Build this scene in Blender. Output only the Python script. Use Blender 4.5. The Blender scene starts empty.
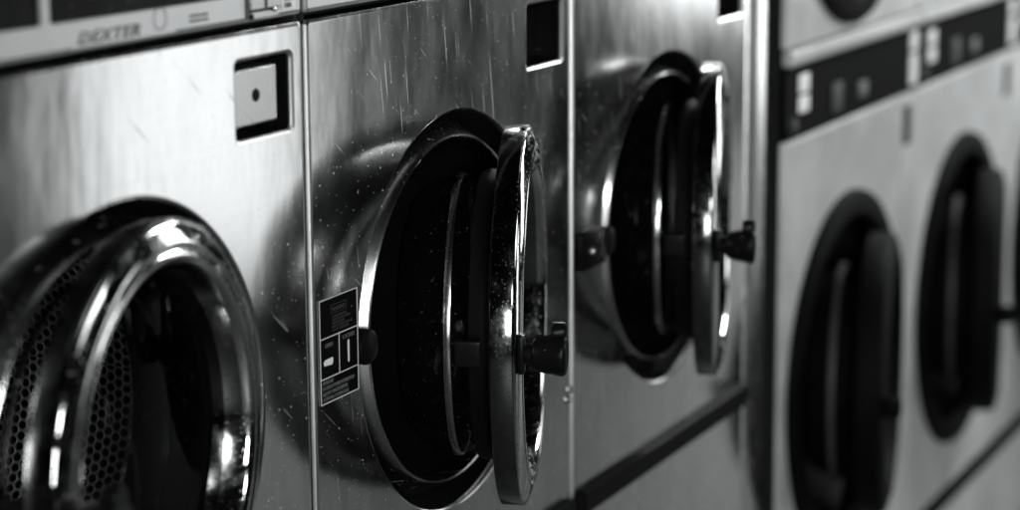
import bpy, bmesh, math, random
from mathutils import Vector, Matrix
random.seed(7)
C = bpy.context.scene.collection
SC = bpy.context.scene
PI = math.pi
R = math.radians

# ------------------------------------------------------------------ camera, world, lights, exposure
cam_d = bpy.data.cameras.new('camera')
cam = bpy.data.objects.new('camera', cam_d)
C.objects.link(cam)
r_ = Vector((0.42874059, -0.90340551, -0.00632422))
u_ = Vector((0.17779963, 0.07751314, 0.98100918))
f_ = Vector((0.88575888, 0.4217229, -0.1938582))
cam.matrix_world = Matrix(((r_.x, u_.x, -f_.x, -2.04946),
                           (r_.y, u_.y, -f_.y, -1.203215),
                           (r_.z, u_.z, -f_.z, 0.226095),
                           (0, 0, 0, 1)))
cam_d.sensor_width = 36
cam_d.lens = 2359.6 / 1020 * 36
cam_d.clip_start = 0.05
cam_d.clip_end = 200
cam_d.dof.use_dof = True
cam_d.dof.focus_distance = 2.56
cam_d.dof.aperture_fstop = 2.55
SC.camera = cam

W0 = bpy.data.worlds.new('World')
SC.world = W0
W0.use_nodes = True
_nt = W0.node_tree
_bg = _nt.nodes['Background']
_tc = _nt.nodes.new('ShaderNodeTexCoord')
_sep = _nt.nodes.new('ShaderNodeSeparateXYZ')
_rmp = _nt.nodes.new('ShaderNodeValToRGB')       # dim room: darker ceiling, greyer walls
_nt.links.new(_tc.outputs['Generated'], _sep.inputs[0])
_mr = _nt.nodes.new('ShaderNodeMapRange')
_nt.links.new(_sep.outputs[2], _mr.inputs[0])
_mr.inputs[1].default_value = -1
_mr.inputs[2].default_value = 1
_nt.links.new(_mr.outputs[0], _rmp.inputs[0])
_e = _rmp.color_ramp.elements
_e[0].position, _e[0].color = 0.46, (0.02, 0.021, 0.021, 1)
_e[1].position, _e[1].color = 0.515, (0.003, 0.0031, 0.0031, 1)
_nt.links.new(_rmp.outputs[0], _bg.inputs[0])
_bg.inputs[1].default_value = 1.0


def area(name, loc, to, sx, sy, power, spread=None):
    d = bpy.data.lights.new(name, 'AREA')
    d.shape = 'RECTANGLE'
    d.size, d.size_y = sx, sy
    d.energy = power
    d.color = (0.97, 1.0, 1.0)
    if spread:
        d.spread = R(spread)
    o = bpy.data.objects.new(name, d)
    C.objects.link(o)
    o.location = loc
    o.rotation_euler = (Vector(to) - Vector(loc)).to_track_quat('-Z', 'Y').to_euler()
    return o


area('window_light', (4.38, -3.0, -0.50), (0.6, 0, -0.3), 0.72, 1.7, 7.6)
area('far_window_light', (10.0, -3.0, 0.6), (1.8, 0, -0.4), 1.3, 3.0, 60)
area('entrance_light', (-4.48, -2.80, 0.35), (0.5, 0, -0.3), 0.8, 1.2, 90)
area('drum_fill_light', (-3.1, -3.3, 1.55), (-0.33, 0, -0.36), 0.8, 0.7, 75)  # unseen lamp added to light the leftmost drum through its door
area('opposite_window_light', (1.6, -3.4, 1.55), (0.6, 0, 0), 1.7, 0.9, 26)
area('dryer_fill_light', (3.6, -0.80, 1.05), (2.7, 0, -0.3), 1.3, 0.22, 60)  # unseen lamp added close by to brighten the dryer fronts

SC.view_settings.view_transform = 'Standard'
SC.view_settings.look = 'None'
SC.view_settings.exposure = 0
SC.view_settings.gamma = 1
SC.cycles.use_denoising = True
SC.cycles.max_bounces = 10
SC.cycles.glossy_bounces = 6
SC.cycles.transparent_max_bounces = 12
SC.cycles.caustics_reflective = False
SC.cycles.caustics_refractive = False


# ------------------------------------------------------------------ materials
class NT:
    def __init__(s, name):
        s.m = bpy.data.materials.new(name)
        s.m.use_nodes = True
        s.t = s.m.node_tree
        s.t.nodes.clear()
        s.out = s.t.nodes.new('ShaderNodeOutputMaterial')

    def n(s, typ, ins=None, **props):
        nd = s.t.nodes.new('ShaderNode' + typ)
        for k, v in props.items():
            setattr(nd, k, v)
        for k, v in (ins or {}).items():
            sock = nd.inputs[k]
            if isinstance(v, bpy.types.NodeSocket):
                s.t.links.new(v, sock)
            else:
                sock.default_value = v
        return nd

    def math(s, op, a, b=0.0, c=0.0):
        return s.n('Math', {0: a, 1: b, 2: c}, operation=op).outputs[0]

    def vmath(s, op, a, b=(0, 0, 0)):
        return s.n('VectorMath', {0: a, 1: b}, operation=op).outputs[0]

    def ramp(s, val, lo, hi, a=0.0, b=1.0):
        return s.n('MapRange', {0: val, 1: lo, 2: hi, 3: a, 4: b}, clamp=True, interpolation_type='SMOOTHSTEP').outputs[0]

    def coords(s):
        oc = s.n('TexCoord').outputs['Object']
        rnd = s.n('ObjectInfo').outputs['Random']
        off = s.n('CombineXYZ', {0: s.math('MULTIPLY', rnd, 17.3), 1: s.math('MULTIPLY', rnd, 5.1), 2: s.math('MULTIPLY', rnd, 9.7)}).outputs[0]
        return s.vmath('ADD', oc, off)

    def noise(s, vec, scale, detail=3.0, rough=0.55):
        return s.n('TexNoise', {'Vector': vec, 'Scale': scale, 'Detail': detail, 'Roughness': rough}).outputs[0]

    def scaled(s, vec, sc, rot=(0, 0, 0)):
        return s.n('Mapping', {'Vector': vec, 'Rotation': rot, 'Scale': sc}).outputs[0]

    def scratches(s, vec, rot, long, thin, lo, hi):
        # long thin scratches: noise stretched along one direction
        return s.ramp(s.noise(s.scaled(s.scaled(vec, (1, 1, 1), rot), (thin, thin, long)), 1.0, 1.0), lo, hi)

    def specks(s, vec, scale, size, share):
        q = s.n('SeparateXYZ', {0: vec})
        flat = s.n('CombineXYZ', {0: s.math('ADD', q.outputs[0], q.outputs[1]), 1: q.outputs[2], 2: 0.0}).outputs[0]
        v = s.n('TexVoronoi', {'Vector': flat, 'Scale': scale, 'Randomness': 1.0}, feature='F1', voronoi_dimensions='2D')
        near = s.ramp(v.outputs['Distance'], size * 0.6, size, 1.0, 0.0)
        sep = s.n('SeparateColor', {0: v.outputs['Color']})
        pick = s.math('LESS_THAN', sep.outputs[0], share)
        return s.math('MULTIPLY', near, pick)

    def mx(s, a, b):
        return s.math('MAXIMUM', a, b)

    def colmix(s, f, a, b):
        return s.n('Mix', {0: f, 6: a, 7: b}, data_type='RGBA').outputs[2]

    def surf(s, sh):
        s.t.links.new(sh, s.out.inputs[0])
        return s.m


def g(v, t=0.0):
    return (v * (1 - t), v, v * (1 + t * 0.5), 1)


def steel(name, base, rough, aniso=0.6, wave=0.035, dust=1.0, patch=0.12, uv=True):
    t = NT(name)
    v = t.coords()
    big = t.noise(t.scaled(v, (5, 5, 2.2)), 1.0, 4.0, 0.6)
    grain = t.noise(t.scaled(v, (14, 60, 420)), 1.0, 2.0)
    smear = t.noise(t.scaled(v, (26, 26, 9)), 1.0, 5.0, 0.65)
    sc = t.mx(t.scratches(v, (0, 0.12, 0), 9, 330, 0.70, 0.78),
              t.scratches(v, (0, 0.9, 0), 14, 260, 0.73, 0.80))
    sp = t.mx(t.specks(v, 38, 0.045, 0.20), t.mx(t.specks(v, 90, 0.07, 0.10), t.specks(v, 200, 0.11, 0.05)))
    rg = t.math('ADD', t.math('MULTIPLY_ADD', big, patch, rough - patch * 0.5), t.math('MULTIPLY_ADD', smear, 0.13, -0.065))
    rg = t.math('MULTIPLY_ADD', sc, 0.15, rg)
    col = t.colmix(t.ramp(smear, 0.3, 0.75), g(base * 0.8), g(base))
    col = t.colmix(t.math('MULTIPLY', grain, 0.25), col, g(base * 0.6))
    h = t.math('ADD', t.math('MULTIPLY', big, 1.0), t.math('MULTIPLY', grain, 0.012))
    bump = t.n('Bump', {'Strength': wave, 'Distance': 0.02, 'Height': h}).outputs[0]
    ins = {'Base Color': col, 'Metallic': 1.0, 'Roughness': rg, 'Normal': bump}
    if uv:
        ins['Anisotropic'] = aniso
        ins['Anisotropic Rotation'] = 0.25
        ins['Tangent'] = t.n('Tangent', direction_type='UV_MAP', uv_map='UVMap').outputs[0]
    b = t.n('BsdfPrincipled', ins)
    d = t.n('BsdfDiffuse', {'Color': g(0.75)})
    f = t.math('MULTIPLY', t.mx(t.math('MULTIPLY', sc, 0.14), t.math('MULTIPLY', sp, 0.8)), dust)
    return t.surf(t.n('MixShader', {0: f, 1: b.outputs[0], 2: d.outputs[0]}).outputs[0])


def chrome(name, base=0.8, rough=0.06):
    t = NT(name)
    v = t.coords()
    n1 = t.noise(v, 40, 5.0, 0.7)
    pit = t.specks(v, 210, 0.22, 0.25)
    sc = t.scratches(v, (0.3, 0.5, 0), 20, 400, 0.68, 0.76)
    rg = t.math('ADD', t.math('MULTIPLY_ADD', t.ramp(n1, 0.4, 0.75), 0.16, rough), t.math('MULTIPLY', t.mx(pit, sc), 0.25))
    bump = t.n('Bump', {'Strength': 0.06, 'Distance': 0.01, 'Height': t.noise(v, 18, 3.0)}).outputs[0]
    col = t.colmix(pit, g(base), g(base * 0.45))
    b = t.n('BsdfPrincipled', {'Base Color': col, 'Metallic': 1.0, 'Roughness': rg, 'Normal': bump})
    return t.surf(b.outputs[0])


def plain(name, base, rough, metal=0.0, var=0.25, scale=30.0, dust=0.3, bumps=0.05, coat=0.0, spec=0.3):
    t = NT(name)
    v = t.coords()
    n1 = t.noise(v, scale, 4.0, 0.6)
    sp = t.specks(v, 70, 0.07, 0.12)
    col = t.colmix(t.ramp(n1, 0.3, 0.7), g(base * (1 - var)), g(base))
    col = t.colmix(t.math('MULTIPLY', sp, dust), col, g(0.6))
    bump = t.n('Bump', {'Strength': bumps, 'Distance': 0.003, 'Height': t.noise(v, scale * 6, 2.0)}).outputs[0]
    b = t.n('BsdfPrincipled', {'Base Color': col, 'Metallic': metal, 'Roughness': t.math('MULTIPLY_ADD', n1, 0.15, rough - 0.07), 'Normal': bump, 'Coat Weight': coat, 'Coat Roughness': 0.08, 'Specular IOR Level': spec})
    return t.surf(b.outputs[0])


def glass(name, tint=0.9, scr=0.12):
    # thin sheet of scratched, dusty glass: see-through plus a Fresnel reflection
    t = NT(name)
    v = t.coords()
    sc = t.mx(t.scratches(v, (0, 0.05, 0), 5, 260, 0.74, 0.80), t.scratches(v, (0, -0.25, 0), 7, 210, 0.77, 0.82))
    sp = t.mx(t.specks(v, 50, 0.05, 0.15), t.specks(v, 150, 0.08, 0.08))
    bf = t.n('NewGeometry').outputs['Backfacing']     # same reflectance from either side of the thin sheet
    fr = t.n('Fresnel', {'IOR': t.math('MULTIPLY_ADD', bf, 1 / 1.15 - 1.15, 1.15)}).outputs[0]
    a = t.n('MixShader', {0: fr, 1: t.n('BsdfTransparent', {0: g(tint)}).outputs[0],
                          2: t.n('BsdfGlossy', {'Color': g(0.35), 'Roughness': 0.04}).outputs[0]}).outputs[0]
    f = t.mx(t.math('MULTIPLY', sc, scr), t.math('MULTIPLY', sp, 0.12))
    return t.surf(t.n('MixShader', {0: f, 1: a, 2: t.n('BsdfDiffuse', {'Color': g(0.7)}).outputs[0]}).outputs[0])


def perforated(name, base, s, rad):
    t = NT(name)
    uv = t.n('TexCoord').outputs['UV']
    q = t.n('Mapping', {'Vector': uv, 'Scale': (1 / s, 1 / (s * 1.732), 1)}).outputs[0]

    def cell(off):
        w = t.vmath('FRACTION', t.vmath('ADD', q, (off + 100, off + 100, 0)))
        w = t.vmath('MULTIPLY', t.vmath('SUBTRACT', w, (0.5, 0.5, 0)), (1, 1.732, 0))
        return t.n('VectorMath', {0: w}, operation='LENGTH').outputs['Value']
    d = t.math('MINIMUM', cell(0.0), cell(0.5))
    hole = t.math('LESS_THAN', d, rad)
    rim = t.ramp(d, rad, rad + 0.13, 0.0, 1.0)
    bump = t.n('Bump', {'Strength': 1.0, 'Distance': 0.004, 'Height': rim}).outputs[0]
    b = t.n('BsdfPrincipled', {'Base Color': g(base), 'Metallic': 0.6, 'Roughness': 0.38, 'Normal': bump})
    return t.surf(t.n('MixShader', {0: hole, 1: b.outputs[0], 2: t.n('BsdfTransparent').outputs[0]}).outputs[0])


M = {}
M['steel'] = steel('brushed_stainless_steel', 0.64, 0.155)
M['edge'] = steel('edge_highlight_steel', 0.85, 0.4, uv=False, wave=0.0, dust=0.3)  # paler steel with the edge highlight put into its colour
M['filler'] = steel('brushed_filler_steel', 0.7, 0.24, patch=0.06)
M['lip'] = steel('worn_steel_lip', 0.5, 0.2, uv=False, dust=0.6, wave=0.05)
M['control'] = plain('pale_control_panel_face', 0.68, 0.3, metal=0.75, var=0.08, scale=12)
M['chrome'] = chrome('worn_chrome', 0.6, 0.04)
M['rim'] = chrome('worn_chrome_dark_reflection', 0.17, 0.09)  # darkened copy of the chrome, dark reflections put into the colour
M['black'] = plain('black_plastic', 0.006, 0.3, dust=0.2, spec=0.11)
M['rubber'] = plain('black_rubber', 0.006, 0.6, dust=0.01, spec=0.08)
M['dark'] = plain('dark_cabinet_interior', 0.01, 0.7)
M['glass'] = glass('clear_door_bowl_glass')
M['dimming_pane'] = glass('scratched_dimming_glass', 0.42, 0.3)
M['display'] = plain('dark_display_glass', 0.012, 0.3, var=0.8, scale=14, spec=0.05)  # mottled grey stands for blurred reflections in the glass
M['drum'] = perforated('perforated_drum_steel', 0.9, 0.0115, 0.34)
M['drumback'] = plain('drum_back_steel', 0.25, 0.4, metal=1.0)
M['ink'] = plain('grey_print_ink', 0.16, 0.5, dust=0)
M['blackink'] = plain('black_print_ink', 0.015, 0.5, dust=0)
M['white'] = plain('white_print', 0.88, 0.5, var=0.1, dust=0)
M['dimink'] = plain('faded_dark_print', 0.05, 0.5, dust=0)
M['sticker'] = plain('black_sticker_vinyl', 0.005, 0.6, dust=0.3, spec=0.02)
M['coinsteel'] = steel('coin_box_steel', 0.62, 0.27, uv=False, wave=0.04)
M['enamel'] = plain('white_dryer_enamel', 0.6, 0.34, var=0.28, scale=5, coat=0.2, dust=0.1)
M['band'] = plain('charcoal_control_band', 0.005, 0.7, var=0.3, scale=6, dust=0.1, spec=0.04)
M['jet'] = plain('jet_black_dryer_plastic', 0.004, 0.6, dust=0.1, spec=0.05)
_t = NT('lit_dryer_display')
M['lit'] = _t.surf(_t.n('BsdfPrincipled', {'Base Color': g(0.3), 'Roughness': 0.4, 'Emission Color': g(1.0), 'Emission Strength': 0.45}).outputs[0])
M['greypad'] = plain('grey_keypad', 0.06, 0.5)
M['trim'] = plain('black_trim_rubber', 0.006, 0.55, scale=40, dust=0.1, spec=0.04)
M['floor'] = plain('grey_floor_tile', 0.1, 0.45, var=0.3, scale=4)


# ------------------------------------------------------------------ mesh helpers
WN = {'coin_box', 'trim_strip', 'trim_end', 'ledge', 'control_band', 'coin_plate', 'base_trim', 'kick_plate', 'slot_cover', 'latch_hook'}


def finish(name, bm, mat, parent=None, smooth=True, loc=None, angle=35):
    me = bpy.data.meshes.new(name)
    bmesh.ops.recalc_face_normals(bm, faces=bm.faces)
    bm.to_mesh(me)
    bm.free()
    if smooth:
        me.polygons.foreach_set('use_smooth', [True] * len(me.polygons))
        me.set_sharp_from_angle(angle=R(angle))
    o = bpy.data.objects.new(name, me)
    C.objects.link(o)
    if mat:
        me.materials.append(M[mat] if isinstance(mat, str) else mat)
    if parent:
        o.parent = parent
    if loc:
        o.location = loc
    if name in WN:
        o.modifiers.new('weighted_normal', 'WEIGHTED_NORMAL').keep_sharp = True
    return o


def planar_uv(bm):
    uv = bm.loops.layers.uv.new('UVMap')
    for f in bm.faces:
        for l in f.loops:
            l[uv].uv = (l.vert.co.x, l.vert.co.z)


def box(bm, x0, x1, y0, y1, z0, z1, bev=0.0, seg=2):
    b2 = bmesh.new()
    vs = [b2.verts.new((x, y, z)) for x in (x0, x1) for y in (y0, y1) for z in (z0, z1)]
    for q in ((0, 1, 3, 2), (4, 6, 7, 5), (0, 4, 5, 1), (2, 3, 7, 6), (0, 2, 6, 4), (1, 5, 7, 3)):
        b2.faces.new([vs[i] for i in q])
    if bev:
        bmesh.ops.bevel(b2, geom=b2.edges[:], offset=bev, segments=seg, profile=0.5, affect='EDGES')
    me = bpy.data.meshes.new('tmp')
    b2.to_mesh(me)
    b2.free()
    bm.from_mesh(me)
    bpy.data.meshes.remove(me)


def revolve(bm, prof, cx=0, cz=0, n=128, closed=False, uvscale=None):
    """prof: list of (radius, y); axis along y."""
    rings = []
    for r, y in prof:
        if r < 1e-6:
            rings.append([bm.verts.new((cx, y, cz))])
        else:
            rings.append([bm.verts.new((cx + r * math.cos(2 * PI * i / n), y, cz + r * math.sin(2 * PI * i / n))) for i in range(n)])
    uv = bm.loops.layers.uv.new('UVMap') if uvscale else None
    pairs = list(zip(range(len(rings) - 1), range(1, len(rings))))
    if closed:
        pairs.append((len(rings) - 1, 0))
    acc = 0.0
    for a, b in pairs:
        A, B = rings[a], rings[b]
        ln = math.hypot(prof[b][0] - prof[a][0], prof[b][1] - prof[a][1])
        for i in range(n):
            j = (i + 1) % n
            if len(A) == 1 and len(B) == 1:
                continue
            if len(A) == 1:
                f = bm.faces.new((A[0], B[j], B[i]))
                continue
            if len(B) == 1:
                f = bm.faces.new((A[i], A[j], B[0]))
                continue
            f = bm.faces.new((A[i], A[j], B[j], B[i]))
            if uv:
                for l, (k, w) in zip(f.loops, ((i, acc), (i + 1, acc), (i + 1, acc + ln), (i, acc + ln))):
                    l[uv].uv = (2 * PI * uvscale * k / n, w)
        acc += ln


def rrect(x0, x1, z0, z1, r, n=6):
    pts = []
    for cx, cz, a0 in ((x1 - r, z1 - r, 0), (x0 + r, z1 - r, 90), (x0 + r, z0 + r, 180), (x1 - r, z0 + r, 270)):
        for i in range(n + 1):
            a = R(a0 + 90 * i / n)
            pts.append((cx + r * math.cos(a), cz + r * math.sin(a)))
    return pts


def circ(cx, cz, r, n=128):
    return [(cx + r * math.cos(2 * PI * i / n), cz + r * math.sin(2 * PI * i / n)) for i in range(n)]


def loops(bm, ls, close_last=False):
    """ls: list of (pts2d, y); bridge consecutive loops with same count."""
    prev = None
    for pts, y in ls:
        cur = [bm.verts.new((p[0], y, p[1])) for p in pts]
        if prev:
            n = len(cur)
            for i in range(n):
                bm.faces.new((prev[i], prev[(i + 1) % n], cur[(i + 1) % n], cur[i]))
        prev = cur
    if close_last:
        bm.faces.new(prev)
    return prev


def grow(pts, d):
    """offset a closed 2-d outline (either winding) outwards by d"""
    n = len(pts)
    ar = sum(pts[i][0] * pts[(i + 1) % n][1] - pts[(i + 1) % n][0] * pts[i][1] for i in range(n))
    sg = 1 if ar > 0 else -1
    res = []
    for i in range(n):
        ax, az = pts[i - 1]
        bx, bz = pts[(i + 1) % n]
        tx, tz = bx - ax, bz - az
        ln = math.hypot(tx, tz)
        res.append((pts[i][0] + sg * d * tz / ln, pts[i][1] - sg * d * tx / ln))
    return res


def fill(bm, outer, holes, y):
    es = []
    inner = [grow(outer, -.0012)] + [grow(h, .0012) for h in holes]
    for a, b in zip([outer] + holes, inner):
        loops(bm, [(a, y), (b, y)])
    for pts in inner:
        vs = [bm.verts.new((p[0], y, p[1])) for p in pts]
        es += [bm.edges.new((vs[i], vs[(i + 1) % len(vs)])) for i in range(len(vs))]
    bmesh.ops.triangle_fill(bm, use_beauty=True, use_dissolve=False, edges=es)


def text_mesh(name, body, size, mat, parent, x, y, z, shear=0.0, width=None, align='LEFT', bold=0.0, spacing=1.0, depth=0.0003):
    cu = bpy.data.curves.new('txt', 'FONT')
    cu.body = body
    cu.size = size
    cu.shear = shear
    cu.align_x = align
    cu.offset = bold
    cu.space_character = spacing
    cu.extrude = depth
    cu.resolution_u = 3
    to = bpy.data.objects.new('txt', cu)
    C.objects.link(to)
    dg = bpy.context.evaluated_depsgraph_get()
    dg.update()
    me = bpy.data.meshes.new_from_object(to.evaluated_get(dg))
    bpy.data.objects.remove(to)
    bpy.data.curves.remove(cu)
    me.name = name
    xs = [v.co.x for v in me.vertices]
    sx = width / (max(xs) - min(xs)) if width else 1.0
    me.transform(Matrix(((sx, 0, 0, x), (0, 0, -1, y), (0, 1, 0, z), (0, 0, 0, 1))))
    me.materials.clear()
    me.materials.append(M[mat])
    o = bpy.data.objects.new(name, me)
    C.objects.link(o)
    o.parent = parent
    return o


def thing(name, label, cat, loc, group=None):
    o = bpy.data.objects.new(name, None)
    C.objects.link(o)
    o.location = loc
    o.empty_display_size = 0.1
    o['label'] = label
    o['category'] = cat
    if group:
        o['group'] = group
    return o


def copy_tree(o, parent=None):
    c = o.copy()
    C.objects.link(c)
    c.parent = parent
    for ch in list(o.children):
        copy_tree(ch, c)
    return c


ZF = -1.45          # floor level; z = 0 is the top edge of the washers' front panels
W = 0.66            # washer pitch

# ------------------------------------------------------------------ floor
bm = bmesh.new()
bmesh.ops.create_grid(bm, x_segments=2, y_segments=2, size=15)
fl = finish('floor', bm, 'floor', smooth=False, loc=(3, -4, ZF))
fl['kind'] = 'structure'

# ------------------------------------------------------------------ washing machine
CX, CZ, RH = 0.3329, -0.365, 0.2345
HX, HY = 0.56, -0.02


def make_washer():
    root = thing('washing_machine', 'tmp', 'washing machine', (0, 0, ZF), 'stainless steel washing machines in a row')
    up = (0, 0, -ZF)
    x0, x1 = 0.0045, W - 0.0045
    # --- front sheet with round opening, coin recess and rolled edges
    bm = bmesh.new()
    b = 0.0042
    outer = rrect(x0 + b, x1 - b, -1.33, -b, 0.003, 3)
    rec = rrect(0.5265, 0.637, -0.1095, -0.0265, 0.008, 5)
    fill(bm, outer, [circ(CX, CZ, RH, 160), rec], 0)
    loops(bm, [(outer, 0), (rrect(x0 + b * .3, x1 - b * .3, -1.33 - b * .7, -b * .3, 0.004, 3), 0.0012),
               (rrect(x0, x1, -1.334, 0, 0.005, 3), 0.004), (rrect(x0, x1, -1.334, 0, 0.005, 3), 0.0055)])
    loops(bm, [(circ(CX, CZ, RH, 160), 0), (circ(CX, CZ, RH - .0015, 160), 0.0006), (circ(CX, CZ, RH - .003, 160), 0.0025), (circ(CX, CZ, RH - .0034, 160), 0.006)])
    d = 0.003
    loops(bm, [(rec, 0), (rrect(0.5265 + d * .4, 0.637 - d * .4, -0.1095 + d * .4, -0.0265 - d * .4, 0.0075, 5), 0.0006),
               (rrect(0.5265 + d, 0.637 - d, -0.1095 + d, -0.0265 - d, 0.007, 5), 0.003),
               (rrect(0.5265 + d, 0.637 - d, -0.1095 + d, -0.0265 - d, 0.007, 5), 0.005)])
    bmesh.ops.remove_doubles(bm, verts=bm.verts[:], dist=0.00002)
    planar_uv(bm)
    fp = finish('front_panel', bm, 'steel', root, loc=up)
    fp.data.materials.append(M['edge'])      # highlight painted on the outer folds and round the coin recess
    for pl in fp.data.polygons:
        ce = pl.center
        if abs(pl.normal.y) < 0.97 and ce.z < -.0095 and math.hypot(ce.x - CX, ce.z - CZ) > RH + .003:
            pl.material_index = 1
    # --- cabinet behind it (open at the front)
    bm = bmesh.new()
    a0, a1 = x0 + 0.002, x1 - 0.002
    box(bm, a0 - .0015, a0 + .003, 0.006, .72, ZF + .03, .25)
    box(bm, a1 - .003, a1 + .0015, 0.006, .72, ZF + .03, .25)
    box(bm, a0 + .003, a1 - .003, .71, .72, ZF + .03, .25)
    box(bm, a0 + .003, a1 - .003, .031, .71, .247, .25)
    box(bm, a0 + .003, a1 - .003, .02, .71, 0.0002, .004)
    box(bm, a0 + .003, a1 - .003, .04, .71, ZF, ZF + .11)
    finish('cabinet', bm, 'dark', root, smooth=False, loc=up)
    # --- coin recess
    bm = bmesh.new()
    e = rrect(0.5295, 0.634, -0.1065, -0.0295, 0.0068, 5)
    loops(bm, [(e, 0.0051), (e, 0.035)], close_last=True)
    finish('coin_recess', bm, 'black', root, loc=up)
    # --- black ring added to draw the dark reflection round the opening
    bm = bmesh.new()
    revolve(bm, [(0.2309, 0.0062), (0.2303, .012), (0.2285, .03), (0.2245, .036), (0.2245, .058), (0.2305, .058), (0.2309, .02)], CX, CZ, 160, closed=True)
    finish('dark_reflection_ring', bm, 'rubber', root, loc=up)
    # --- steel door seat
    bm = bmesh.new()
    revolve(bm, [(0.2238, .044), (0.2230, .0420), (0.2226, .0412), (0.2033, .0062), (0.2028, .0054), (0.2015, .0040), (0.1998, .0044), (0.1988, .008), (0.198, .03)], CX, CZ, 160)
    finish('door_seat', bm, 'lip', root, loc=up)
    # --- rubber gasket funnel
    bm = bmesh.new()
    revolve(bm, [(0.1979, .031), (0.197, .036), (0.194, .05), (0.192, .065), (0.191, .10), (0.193, .13), (0.21, .135)], CX, CZ, 128)
    finish('tub_gasket', bm, 'rubber', root, loc=up)
    # --- perforated drum
    bm = bmesh.new()
    revolve(bm, [(0.20, .138), (0.255, .14), (0.268, .155), (0.27, .18), (0.27, .56)], CX, CZ, 128, uvscale=0.27)
    drum = finish('drum', bm, 'drum', root, loc=up)
    bm = bmesh.new()
    revolve(bm, [(0.27, .561), (0.2, .57), (0.0, .55)], CX, CZ, 96)
    finish('drum_back', bm, 'drumback', drum)
    # --- black latch button on the seat
    bm = bmesh.new()
    revolve(bm, [(0.0200, .03), (0.0200, -.001), (0.0185, -.0048), (0.015, -.0065), (0.0, -.0072)], 0.1165, -0.362, 40)
    finish('door_latch', bm, 'black', root, loc=up)
    # --- instruction sticker
    bm = bmesh.new()
    box(bm, .0155, .0965, -.0008, -.0003, -.404, -.2925)
    st = finish('instruction_sticker', bm, 'sticker', root, smooth=False, loc=up)
    bm = bmesh.new()
    L = .0009
    yy = (-.0013, -.0009)
    for (a, b_, c, d_) in ((.0155, .0965, -.2925 - L, -.2925), (.0155, .0965, -.404, -.404 + L), (.0155, .0165, -.404 + L, -.2925 - L), (.0955, .0965, -.404 + L, -.2925 - L),
                           (.0165, .0955, -.3335 - L, -.3335), (.0165, .0955, -.3765 - L, -.3765), (.0555, .0563, -.3765, -.3335 - L)):
        box(bm, a, b_, yy[0], yy[1], c, d_)
    finish('sticker_line', bm, 'white', st, smooth=False)
    bm = bmesh.new()   # knob-position pictograms
    loops(bm, [([(.0235, -.363), (.0405, -.3645), (.0425, -.361), (.0425, -.3575), (.040, -.3565), (.026, -.357), (.0225, -.359)], -.0012)], close_last=True)
    finish('pictogram', bm, 'white', st, smooth=False)
    bm = bmesh.new()
    loops(bm, [([(.0735, -.3465), (.0745, -.345), (.0765, -.345), (.0775, -.3465), (.0772, -.368), (.0762, -.3695), (.0748, -.3695), (.0738, -.368)], -.0012)], close_last=True)
    finish('pictogram', bm, 'white', st, smooth=False)
    y = -.0009
    prints = [text_mesh('printed_text', 'OPEN', .0062, 'ink', st, .0265, y, -.3445), text_mesh('printed_text', 'LOCKED', .0062, 'ink', st, .0635, y, -.3425, width=.025)]
    for k, s in enumerate(('IMPORTANT', 'IN CASE OF POWER INTERRUPTION', 'ALLOW 2 MINUTES BEFORE', 'ATTEMPTING TO OPEN DOOR')):
        wd = (.022, .066, .052, .054)[k]
        prints.append(text_mesh('printed_text', s, .0058, 'ink', st, .0205, y, -.3835 - .0059 * k, width=wd))
    prints = [text_mesh('faded_text', 'WARNING', .0065, 'dimink', st, .0425, y, -.3085, width=.027)]
    for k, wd in enumerate((.036, .045, .03, .05, .041)):
        prints.append(text_mesh('faded_text', ('DO NOT OPEN DOOR', 'UNTIL DRUM HAS STOPPED', 'NEVER REACH', 'INTO A MOVING DRUM OR', 'LEAVE CHILDREN')[k], .0038, 'dimink', st, .0425, y, -.3155 - .0036 * k, width=wd * .85))
    bm = bmesh.new()
    for (a, b_, c, d_) in ((.040, .0725, -.3015, -.301), (.040, .0725, -.3105, -.310), (.040, .0405, -.310, -.3015), (.072, .0725, -.310, -.3015)):
        box(bm, a, b_, -.0012, y, c, d_)
    prints.append(finish('title_frame', bm, 'dimink', st, smooth=False))
    # --- lower black trim strip
    bm = bmesh.new()
    box(bm, .020, W - .008, -.012, -.0005, -.7125, -.6815, 0.003)
    finish('trim_strip', bm, 'trim', root, loc=up)
    bm = bmesh.new()
    box(bm, .0055, .0165, -.010, -.0005, -.7115, -.6825, 0.003)
    finish('trim_end', bm, 'trim', root, loc=up)
    # --- screws at the right seam
    for (sx, sz) in ((W - .006, -.536), (W - .0125, -.548)):
        bm = bmesh.new()
        revolve(bm, [(0.0045, .001), (0.0047, -.002), (0.0035, -.0048), (0.0, -.0058)], sx, sz, 20)
        finish('screw', bm, 'chrome', root, loc=up)
    # --- control panel above the front sheet
    bm = bmesh.new()
    cz0, cz1 = .0065, .25
    out = rrect(x0 + .003, x1 - .003, cz0 + .003, cz1, .003, 3)
    holes = [rrect(.06, .229, .033, .20, .004, 4), rrect(.239, .545, .033, .20, .004, 4)]
    fill(bm, out, holes, 0)
    loops(bm, [(out, 0), (rrect(x0 + .001, x1 - .001, cz0 + .001, cz1 + .001, .003, 3), .001), (rrect(x0, x1, cz0, cz1 + .002, .003, 3), .003), (rrect(x0, x1, cz0, cz1 + .002, .003, 3), .005)])
    for hh in ((.06, .229), (.239, .545)):
        loops(bm, [(rrect(hh[0], hh[1], .033, .20, .004, 4), 0), (rrect(hh[0] + .0008, hh[1] - .0008, .0338, .1992, .0035, 4), .003)])
    bmesh.ops.remove_doubles(bm, verts=bm.verts[:], dist=0.00002)
    cp = finish('control_panel', bm, 'control', root, loc=up)
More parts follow.
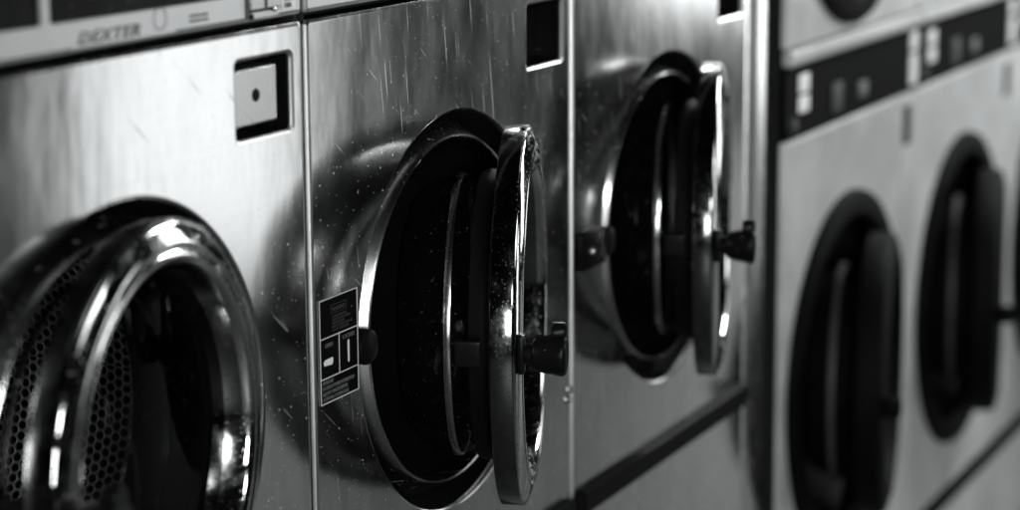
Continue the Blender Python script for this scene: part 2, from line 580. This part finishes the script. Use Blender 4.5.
    for hh in ((.06, .229), (.239, .545)):
        bm = bmesh.new()
        loops(bm, [(rrect(hh[0] - .003, hh[1] + .003, .030, .203, .003, 3), .0035)], close_last=True)
        finish('display_window', bm, 'display', cp, smooth=False)
    # print on the panel face: dark frame lines, grey band, small lettering, emblem
    bm = bmesh.new()
    box(bm, .55, .5522, -.0009, -.0002, .0115, .22)
    box(bm, .43, .5522, -.0009, -.0002, .0100, .0113)
    finish('frame_line', bm, 'blackink', cp, smooth=False)
    bm = bmesh.new()
    box(bm, .0085, .269, -.0007, -.0002, .0072, .0108)
    finish('grey_band', bm, 'ink', cp, smooth=False)
    text_mesh('maker_lettering', 'DEXTER', .0148, 'ink', cp, .277, -.0003, .0125, shear=0.3, width=.094, bold=.0004, spacing=1.15)
    p2 = [text_mesh('small_lettering', 'COMMERCIAL WASHER', .0034, 'ink', cp, .452, -.0003, .0205, width=.032),
          text_mesh('small_lettering', 'STAINLESS STEEL', .0034, 'ink', cp, .452, -.0003, .0158, width=.033)]
    bm = bmesh.new()
    loops(bm, [(circ(.404, .024, .0105, 40), -.0006), (circ(.404, .024, .0095, 40), -.0006)])
    finish('round_emblem', bm, 'ink', cp, smooth=False)
    # coin mechanism
    bm = bmesh.new()
    box(bm, .5545, .612, -.004, -.0004, .0185, .20, .0008)
    cm = finish('coin_plate', bm, 'coinsteel', cp)
    bm = bmesh.new()
    box(bm, .580, .584, -.0046, -.0041, .0195, .12)
    box(bm, .5555, .611, -.0012, -.0003, .0155, .0182)
    finish('coin_slot', bm, 'blackink', cm, smooth=False)
    for sx, sz in ((.5585, .0118), (.6025, .0165)):
        bm = bmesh.new()
        revolve(bm, [(0.0032, -.0004), (0.0032, -.002), (0.0022, -.0034), (0.0, -.0038)], sx, sz, 18)
        finish('panel_screw', bm, 'black' if sz < .012 else 'chrome', cp)
    bm = bmesh.new()
    box(bm, .6175, .643, -.0009, -.0003, .0138, .032)
    sk = finish('origin_sticker', bm, 'white', cp, smooth=False)
    for k, s in enumerate(('MADE IN', 'USA')):
        text_mesh('sticker_text', s, .0068, 'blackink', sk, .6215, -.001, .0225 - .007 * k, width=(.018, .014)[k], bold=.0003)
    bm = bmesh.new()
    box(bm, .612, .654, -.0009, -.0003, .0098, .0112)
    finish('panel_line', bm, 'blackink', cp, smooth=False)

    # --- door, pivoting on its right-hand hinge; local origin on the hinge axis
    bm = bmesh.new()
    cx, cy = CX - HX, -HY
    prof = [(.2128, .0190), (.2142, .0172), (.2147, .0162), (.2147, -.0045), (.2145, -.0056), (.2138, -.0072), (.2120, -.0086), (.2050, -.0114), (.1985, -.0138), (.1940, -.0148),
            (.1918, -.0143), (.1905, -.0126), (.1893, -.0126), (.1880, -.0140), (.1850, -.0150), (.1815, -.0148), (.1785, -.0130), (.1765, -.0095), (.1748, -.004),
            (.1715, .006), (.1670, .016), (.1632, .0228), (.165, .0245), (.172, .022), (.182, .012), (.2060, .006), (.2100, .012), (.2110, .0188)]
    revolve(bm, [(a, y_ + cy) for a, y_ in prof], cx, 0, 160, closed=True)
    door = finish('door', bm, 'chrome', root, loc=(HX, HY, CZ - ZF), angle=40)
    door.data.materials.append(M['rim'])       # inner wall from bead to glass: dark reflections put into the colour
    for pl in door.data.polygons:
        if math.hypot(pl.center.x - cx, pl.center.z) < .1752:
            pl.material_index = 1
    bm = bmesh.new()      # outer rim band
    revolve(bm, [(a, y_ + cy) for a, y_ in [(.2135, .0185), (.2165, .0190), (.2172, .0184), (.2174, .0175), (.2174, -.0045), (.2170, -.0058), (.2162, -.0064), (.2150, -.0062)]], cx, 0, 160)
    finish('door_rim', bm, 'rim', door)
    bm = bmesh.new()
    revolve(bm, [(a, y_ + cy) for a, y_ in [(.1645, .0250), (.1665, .030), (.1665, .040), (.1640, .046), (.160, .046), (.1586, .043), (.1588, .030), (.1615, .0248)]], cx, 0, 128, closed=True)
    finish('door_gasket', bm, 'rubber', door)
    bm = bmesh.new()
    revolve(bm, [(a, y_ + cy) for a, y_ in [(.1583, .040), (.1583, .075), (.155, .095), (.147, .112), (.133, .125), (.11, .132), (.06, .136), (0, .137)]], cx, 0, 128)
    finish('door_glass', bm, 'glass', door)
    bm = bmesh.new()
    revolve(bm, [(a, y_ + cy) for a, y_ in [(.1590, .0665), (.1615, .0662), (.1625, .070), (.1615, .0738), (.1590, .0735)]], cx, 0, 128, closed=True)
    finish('bowl_highlight_ring', bm, 'lip', door)  # pale ring added to draw the highlight on the glass bowl
    bm = bmesh.new()
    revolve(bm, [(a, y_ + cy) for a, y_ in [(.1688, .0125), (.15, .0100), (.11, .0070), (.06, .0052), (0, .0048)]], cx, 0, 128)
    finish('door_dimming_pane', bm, 'dimming_pane', door)  # dark pane added to dim the drum seen through the door
    # handle: base plate, neck, tapered knob and a thumb tab
    bm = bmesh.new()
    kx, kz, ky = cx - .201, .002, cy - .0112
    box(bm, kx - .009, kx + .010, ky - .007, ky + .001, kz - .0215, kz + .0215, .003)
    revolve(bm, [(0, ky - .006), (.011, ky - .007), (.0115, ky - .014), (.0165, ky - .016), (.0178, ky - .0185), (.0200, ky - .026), (.0222, ky - .038), (.0236, ky - .045), (.0232, ky - .0485), (.021, ky - .051), (.012, ky - .0525), (0, ky - .053)], kx, kz, 48)
    b2 = bmesh.new()
    revolve(b2, [(0, ky - .034), (.0095, ky - .035), (.011, ky - .037), (.011, ky - .048), (.0095, ky - .051), (0, ky - .052)], kx + .002, kz + .0235, 28)
    me = bpy.data.meshes.new('tmp')
    b2.to_mesh(me)
    b2.free()
    bm.from_mesh(me)
    bpy.data.meshes.remove(me)
    finish('door_handle', bm, 'black', door)
    bm = bmesh.new()    # latch hook behind the handle
    box(bm, kx - .004, kx + .010, cy + .0285, cy + .058, kz - .016, kz + .014, .004)
    finish('latch_hook', bm, 'black', door)
    bm = bmesh.new()    # hinge knuckle
    box(bm, -.016, -.009, .034, .060, -.04, .04, .003)
    finish('hinge', bm, 'black', door)
    return root


proto = make_washer()
washers = [proto, copy_tree(proto), copy_tree(proto)]
LAB = ['leftmost washing machine with round glass door and square coin box under its control panel',
       'middle washing machine with black instruction sticker and door standing ajar towards the viewer',
       'blurred washing machine with ajar door beside the pale dryers and diagonal black trim strip']
ANG = [8.1, 20.6, 17.6]
for k, wm in enumerate(washers):
    wm.location = ((k - 1) * W, 0, ZF)
    wm['label'] = LAB[k]
    for ch in wm.children:
        if ch.name.split('.')[0] == 'door':
            ch.rotation_euler = (0, 0, R(ANG[k]))
# deeper black bellows added to the two open machines to darken their interiors
bm = bmesh.new()
revolve(bm, [(0.1979, .031), (0.194, .05), (0.180, .07), (0.172, .10), (0.170, .20), (0.168, .34), (0.19, .36), (0.26, .37)], CX, CZ, 128)
bel = None
for k in (1, 2):
    for ch in washers[k].children:
        if ch.name.split('.')[0] == 'tub_gasket':
            if bel is None:
                bel = bpy.data.meshes.new('tub_gasket')
                bmesh.ops.recalc_face_normals(bm, faces=bm.faces)
                bm.to_mesh(bel)
                bm.free()
                bel.materials.append(M['rubber'])
                bel.polygons.foreach_set('use_smooth', [True] * len(bel.polygons))
            ch.data = bel
for k in (0, 2):
    for ch in list(washers[k].children):
        if ch.name.split('.')[0] == 'instruction_sticker':
            for sub in list(ch.children):
                bpy.data.objects.remove(sub)
            bpy.data.objects.remove(ch)
bm = bmesh.new()
box(bm, .012, .094, -.010, -.0004, -.386, -.336, .004)
lb = finish('latch_bracket', bm, 'black', washers[2], loc=(0, 0, -ZF))
bm = bmesh.new()
revolve(bm, [(.0055, -.0101), (.0055, -.013), (.004, -.0155), (0, -.0165)], .040, -.361, 20)
finish('bracket_screw', bm, 'chrome', lb)
bm = bmesh.new()
box(bm, .072, .0755, -.012, -.0101, -.374, -.342, .0008)
finish('catch_plate', bm, 'chrome', lb)
# the coin box sits only in the leftmost machine
bm = bmesh.new()
box(bm, .5295, .6115, .004, .0345, -.0945, -.0385, .0022, 3)
cb = finish('coin_box', bm, 'coinsteel', washers[0], loc=(0, 0, -ZF))
bm = bmesh.new()
revolve(bm, [(.0066, .0038), (.0062, .0031), (.0052, .0029), (0, .0029)], .5715, -.0655, 28)
finish('keyhole', bm, 'rubber', cb)

# ------------------------------------------------------------------ filler strip between washers and dryers
bm = bmesh.new()
fx0, fx1 = 2 * W - .0032, 1.408
o_ = rrect(fx0 + .004, fx1 - .004, -1.33, .25, .003, 3)
loops(bm, [(rrect(fx0, fx1, -1.334, .254, .004, 3), .012), (rrect(fx0, fx1, -1.334, .254, .004, 3), .004), (rrect(fx0 + .0012, fx1 - .0012, -1.3328, .2528, .004, 3), .0012), (o_, 0)], close_last=True)
planar_uv(bm)
fs = finish('filler_panel', bm, 'filler')
fs['label'] = 'narrow bright steel filler strip between the washers and the pale dryers'
fs['category'] = 'panel'

# ------------------------------------------------------------------ tumble dryers
DW = 0.765
DX = 1.492


def make_dryer():
    root = thing('tumble_dryer', 'tmp', 'tumble dryer', (0, 0, ZF), 'stacked tumble dryers with dark control bands')
    up = (0, 0, -ZF)
    x0, x1 = .004, DW - .004
    cxl, czl, rl = .352, -.78, .308
    zu = .150
    # lower front sheet
    bm = bmesh.new()
    out = rrect(x0 + .006, x1 - .006, -1.19, -.336, .006, 3)
    slot = rrect(.682, .742, -.434, -.356, .004, 3)
    fill(bm, out, [circ(cxl, czl, rl, 96), slot], 0)
    loops(bm, [(out, 0), (rrect(x0 + .002, x1 - .002, -1.194, -.332, .006, 3), .002), (rrect(x0, x1, -1.196, -.330, .006, 3), .006), (rrect(x0, x1, -1.196, -.330, .006, 3), .008)])
    loops(bm, [(circ(cxl, czl, rl, 96), 0), (circ(cxl, czl, rl - .006, 96), .003), (circ(cxl, czl, rl - .008, 96), .02)])
    loops(bm, [(slot, 0), (rrect(.684, .740, -.432, -.358, .003, 3), .02)], close_last=True)
    bmesh.ops.remove_doubles(bm, verts=bm.verts[:], dist=0.00002)
    finish('lower_panel', bm, 'enamel', root, loc=up)
    # upper front sheet with the upper opening and a rounded ledge
    bm = bmesh.new()
    out = rrect(x0 + .006, x1 - .006, -.178, .60, .006, 3)
    fill(bm, out, [circ(cxl, zu, rl, 96)], 0)
    loops(bm, [(out, 0), (rrect(x0 + .002, x1 - .002, -.182, .604, .006, 3), .002), (rrect(x0, x1, -.183, .605, .006, 3), .006), (rrect(x0, x1, -.183, .605, .006, 3), .008)])
    loops(bm, [(circ(cxl, zu, rl, 96), 0), (circ(cxl, zu, rl - .006, 96), .003), (circ(cxl, zu, rl - .008, 96), .02)])
    bmesh.ops.remove_doubles(bm, verts=bm.verts[:], dist=0.00002)
    finish('upper_panel', bm, 'enamel', root, loc=up)
    bm = bmesh.new()
    box(bm, x0, x1, -.012, .008, -.211, -.1845, .006, 3)
    finish('ledge', bm, 'enamel', root, loc=up)
    # dark control band
    bm = bmesh.new()
    box(bm, x0 - .0035, x1 + .0035, -.002, .008, -.3295, -.2125, .0015)
    band = finish('control_band', bm, 'band', root, loc=up)
    for (a, b_, c, d_, m, nm) in ((.064, .110, -.258, -.228, 'lit', 'display'), (.064, .110, -.290, -.263, 'lit', 'display'),
                                  (.235, .290, -.312, -.262, 'greypad', 'keypad'), (.385, .432, -.304, -.276, 'ink', 'start_button'),
                                  (.703, .748, -.254, -.219, 'white', 'coin_plate'), (.703, .748, -.318, -.260, 'white', 'coin_plate')):
        bm = bmesh.new()
        if d_ > -.2125:
            d_ = -.214
        box(bm, a, b_, -.006, -.0022, c, d_, .0015)
        finish(nm, bm, m, band)
    bm = bmesh.new()
    revolve(bm, [(.013, -.0022), (.013, -.012), (.010, -.014), (0, -.0145)], .02, -.305, 24)
    finish('knob', bm, 'greypad', band)
    # slot insert
    bm = bmesh.new()
    box(bm, .6845, .7395, .004, .0195, -.4315, -.3585, .002)
    finish('slot_cover', bm, 'jet', root, loc=up)
    # base strip and kick plate
    bm = bmesh.new()
    box(bm, x0, x1, -.006, .03, -1.228, -1.198, .003)
    finish('base_trim', bm, 'trim', root, loc=up)
    bm = bmesh.new()
    box(bm, x0, x1, 0, .03, ZF + .003, -1.230, .003)
    finish('kick_plate', bm, 'enamel', root, loc=up)
    # cabinet
    bm = bmesh.new()
    box(bm, x0 + .0005, x0 + .005, .009, .80, ZF + .003, .60)
    box(bm, x1 - .005, x1 - .0005, .009, .80, ZF + .003, .60)
    box(bm, x0 + .005, x1 - .005, .79, .80, ZF + .003, .60)
    box(bm, x0 + .005, x1 - .005, .041, .79, -.31, -.22)
    box(bm, x0 + .005, x1 - .005, .041, .79, .59, .60)
    finish('cabinet', bm, 'dark', root, smooth=False, loc=up)
    # openings, drums and doors
    for zc, ang in ((czl, 12.5), (zu, 3)):
        bm = bmesh.new()
        revolve(bm, [(rl - .0085, .021), (rl - .03, .05), (rl - .04, .12), (rl + .04, .13), (rl + .04, .6), (0, .6)], cxl, zc, 72)
        finish('drum', bm, 'dark', root, loc=up)
        bm = bmesh.new()
        revolve(bm, [(rl + .012, -.0004), (rl + .010, -.010), (rl - .004, -.016), (rl - .030, -.014), (rl - .040, -.004), (rl - .043, .010), (rl - .043, .019), (rl - .009, .0195), (rl - .0085, -.0002)], cxl, zc, 96, closed=True)
        finish('door_frame', bm, 'jet', root, loc=up)
        hx = cxl + .240
        cx = -.246
        bm = bmesh.new()
        revolve(bm, [(.240, .030), (.246, .026), (.247, .022), (.247, -.010), (.244, -.016), (.236, -.020), (.215, -.026), (.205, -.024), (.198, -.012), (.190, .010), (.186, .022), (.200, .026), (.225, .020)], cx, 0, 96, closed=True)
        d = finish('door', bm, 'jet', root, loc=(hx, -.012, zc - ZF))
        d.rotation_euler = (0, 0, R(ang))
        bm = bmesh.new()
        revolve(bm, [(.1855, .020), (.1855, .070), (.170, .110), (.12, .130), (0, .135)], cx, 0, 72)
        finish('door_glass', bm, 'jet', d)
        bm = bmesh.new()
        revolve(bm, [(.1865, .064), (.191, .064), (.192, .069), (.191, .075), (.184, .076)], cx, 0, 72, closed=True)
        finish('bowl_highlight_ring', bm, 'greypad', d)  # grey ring stands for the pale highlight on the bowl
        bm = bmesh.new()
        box(bm, cx - .240, cx - .218, -.052, -.021, -.018, .018, .008, 3)
        finish('door_handle', bm, 'jet', d)
    return root


dproto = make_dryer()
dryers = [dproto, copy_tree(dproto), copy_tree(dproto)]
DL = ['nearest pale stacked dryer, next to the steel filler strip, with a dark round door ajar',
      'second pale stacked dryer, further back, with its dark lower door and base trim in view',
      'last dryer of the row, cut off by the right edge of the photo']
for k, d in enumerate(dryers):
    d.location = (DX + k * DW, 0, ZF)
    d['label'] = DL[k]
# dark closing strip in the gap beside the dryers
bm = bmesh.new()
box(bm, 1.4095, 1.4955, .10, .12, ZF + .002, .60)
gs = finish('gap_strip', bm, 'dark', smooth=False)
gs['label'] = 'black recessed strip closing the gap between steel filler and nearest dryer'
gs['category'] = 'strip'
